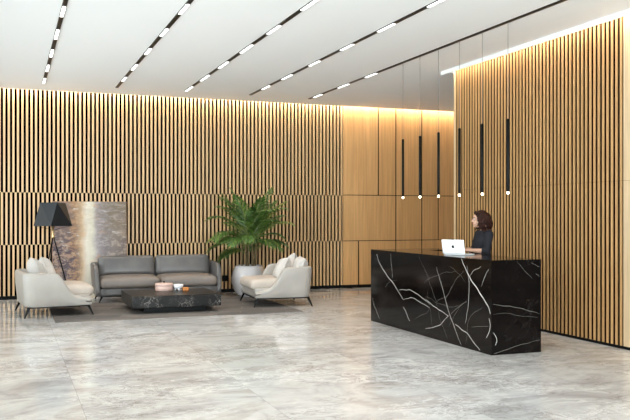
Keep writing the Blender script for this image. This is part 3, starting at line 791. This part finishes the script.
# clothes
sh = MB()
loft(sh, [(x, y, z, rx+.012, ry+.012) for x, y, z, rx, ry in TORSO[1:-1]] + [(-.012, 0, 1.398, .063, .075)])
for sg in (-1, 1):
    a, b, c_ = ARMS[sg]
    sh.tube([a, (a+b)/2, b], [.062, .054, .049], 16, round_ends=True); sh.tube([b, b+(c_-b)*.30], [.048, .046], 16)
remesh(sh, 'top', M['shirt'], pe, .009, 5)
tr = MB(); loft(tr, [(x, y, z, rx+.010, ry+.010) for x, y, z, rx, ry in TORSO[:3]])
for sg in (-1, 1): tr.tube([(-.01, sg*.088, .90), (.005, sg*.09, .50), (-.005, sg*.09, .32), (-.015, sg*.092, .085)], [.104, .078, .072, .062], 16)
remesh(tr, 'trousers', M['trouser'], pe, .011, 4)
for sg in (-1, 1):
    m = MB(); m.tube([(-.045, sg*.092, .052), (.04, sg*.098, .052), (.10, sg*.104, .046), (.165, sg*.11, .036)], [.046, .045, .043, .030], 16, round_ends=True); m.v = [(x, y, max(.001, z)) for x, y, z in m.v]
    m.build('shoe', M['shoe'], pe, smooth=True)
# curly bob
hr = MB(); rh = random.Random(5)
hr.ellipsoid(hp(-.030, 0, .040), (.098, .092, .094), 24, rot=yaw)
for i in range(150):
    a = rh.uniform(D(62), D(298)); z = rh.uniform(-.155, .07)
    rad = (.112+.028*math.sin(PI*min(1, max(0, (z+.16)/.2))))
    if z < -.02 and (a < D(78) or a > D(282)): continue
    k = math.sqrt(max(.15, 1-max(0, z-.02)**2/.0085))
    hr.ellipsoid(hp(-.022+rad*math.cos(a)*1.0*k, rad*math.sin(a)*.93*k, z), (rh.uniform(.020, .030),)*3, 8)
for i in range(40):
    a = rh.uniform(D(-60), D(60)); hr.ellipsoid(hp(.002+.055*math.cos(a), .078*math.sin(a), rh.uniform(.082, .105)), (rh.uniform(.016, .024),)*3, 8)
hr.ellipsoid(hp(-.06, 0, -.07), (.06, .085, .075), 16, rot=yaw)
remesh(hr, 'hair', M['hair'], pe, .008, 2)
m = MB()
for i in range(110):
    a = rh.uniform(D(66), D(294)); z0 = rh.uniform(-.02, .10); L = rh.uniform(.09, .17); ph = rh.uniform(0, 6.28); pts = []
    for j in range(9):
        t = j/8; z = max(-.175, z0-L*t); rad = .124+.024*math.sin(PI*min(1, max(0, (z+.17)/.22))) - max(0, z-.03)*.55
        pts.append(hp(-.022+(rad+.010*math.cos(ph+t*11))*math.cos(a+.10*math.sin(ph+t*11)), (rad*.93+.010*math.cos(ph+t*11))*math.sin(a+.10*math.sin(ph+t*11)), z))
    m.tube(pts, [.004, .008, .009, .009, .009, .008, .007, .005, .002], 6)
m.build('hair_curls', M['hair'], pe, smooth=True)

# ------------------------------------------------------------------ daylight
SKY_BASE, SKY_GROUND, SIDE = 14.0, 29.0, .125   # sky, added ground glow, left side's share cut to dim the right wall
w = bpy.data.worlds.new('daylight'); scene.world = w; w.use_nodes = True
bg = w.node_tree.nodes['Background']; bg.inputs[0].default_value = (.89, .955, 1.0, 1)
# sky with ground glow added for the ceiling, set brighter behind the camera
wt = w.node_tree; tcw = wt.nodes.new('ShaderNodeTexCoord'); sx_w = wt.nodes.new('ShaderNodeSeparateXYZ'); wt.links.new(tcw.outputs['Generated'], sx_w.inputs[0])
def wmath(op, a, b):
    nd = wt.nodes.new('ShaderNodeMath'); nd.operation = op
    for i, v in enumerate((a, b)):
        if hasattr(v, 'links'): wt.links.new(v, nd.inputs[i])
        else: nd.inputs[i].default_value = v
    return nd.outputs[0]
rear = wmath('MAXIMUM', wmath('MULTIPLY', sx_w.outputs[1], -1.), 0.)
side = wmath('ADD', wmath('MULTIPLY', rear, 1-SIDE), SIDE)
ground = wmath('MULTIPLY', wmath('MAXIMUM', wmath('MULTIPLY', sx_w.outputs[2], -1.), 0.), SKY_GROUND)
fac = wmath('MULTIPLY', wmath('ADD', ground, SKY_BASE), side)
wt.links.new(fac, bg.inputs[1])
def portal(name, loc, rot, sx_, sy_):
    l = bpy.data.lights.new(name, 'AREA'); l.shape = 'RECTANGLE'; l.size = sx_; l.size_y = sy_; l.cycles.is_portal = True
    o = bpy.data.objects.new(name, l); COL.objects.link(o); o.location = loc; o.rotation_euler = rot
portal('daylight_left_window', (XL-.12, (YN+YB)/2, H/2), (0, -PI/2, 0), H, YB-YN)
portal('daylight_rear_window', ((XL+XR)/2, YN-.12, H/2), (PI/2, 0, 0), XR-XL, H)

# ------------------------------------------------------------------ camera
cam = bpy.data.cameras.new('camera'); co = bpy.data.objects.new('camera', cam); COL.objects.link(co)
cam.sensor_fit = 'HORIZONTAL'; cam.sensor_width = 36; cam.lens = 36*806/630
co.location = (0, 0, 1.6); co.rotation_euler = (PI/2, 0, -math.atan(307/806))
cam.shift_y = (215.7-210)/630; cam.clip_end = 200
scene.camera = co
scene.view_settings.view_transform = 'Standard'; scene.view_settings.look = 'None'
scene.view_settings.exposure = 0.14; scene.view_settings.gamma = 1.0; scene.view_settings.use_curve_mapping = False
scene.cycles.use_denoising = True
scene.cycles.max_bounces = 10; scene.cycles.diffuse_bounces = 6; scene.cycles.glossy_bounces = 4; scene.cycles.transparent_max_bounces = 12
scene.cycles.sample_clamp_indirect = 8.0; scene.cycles.caustics_reflective = False; scene.cycles.caustics_refractive = False
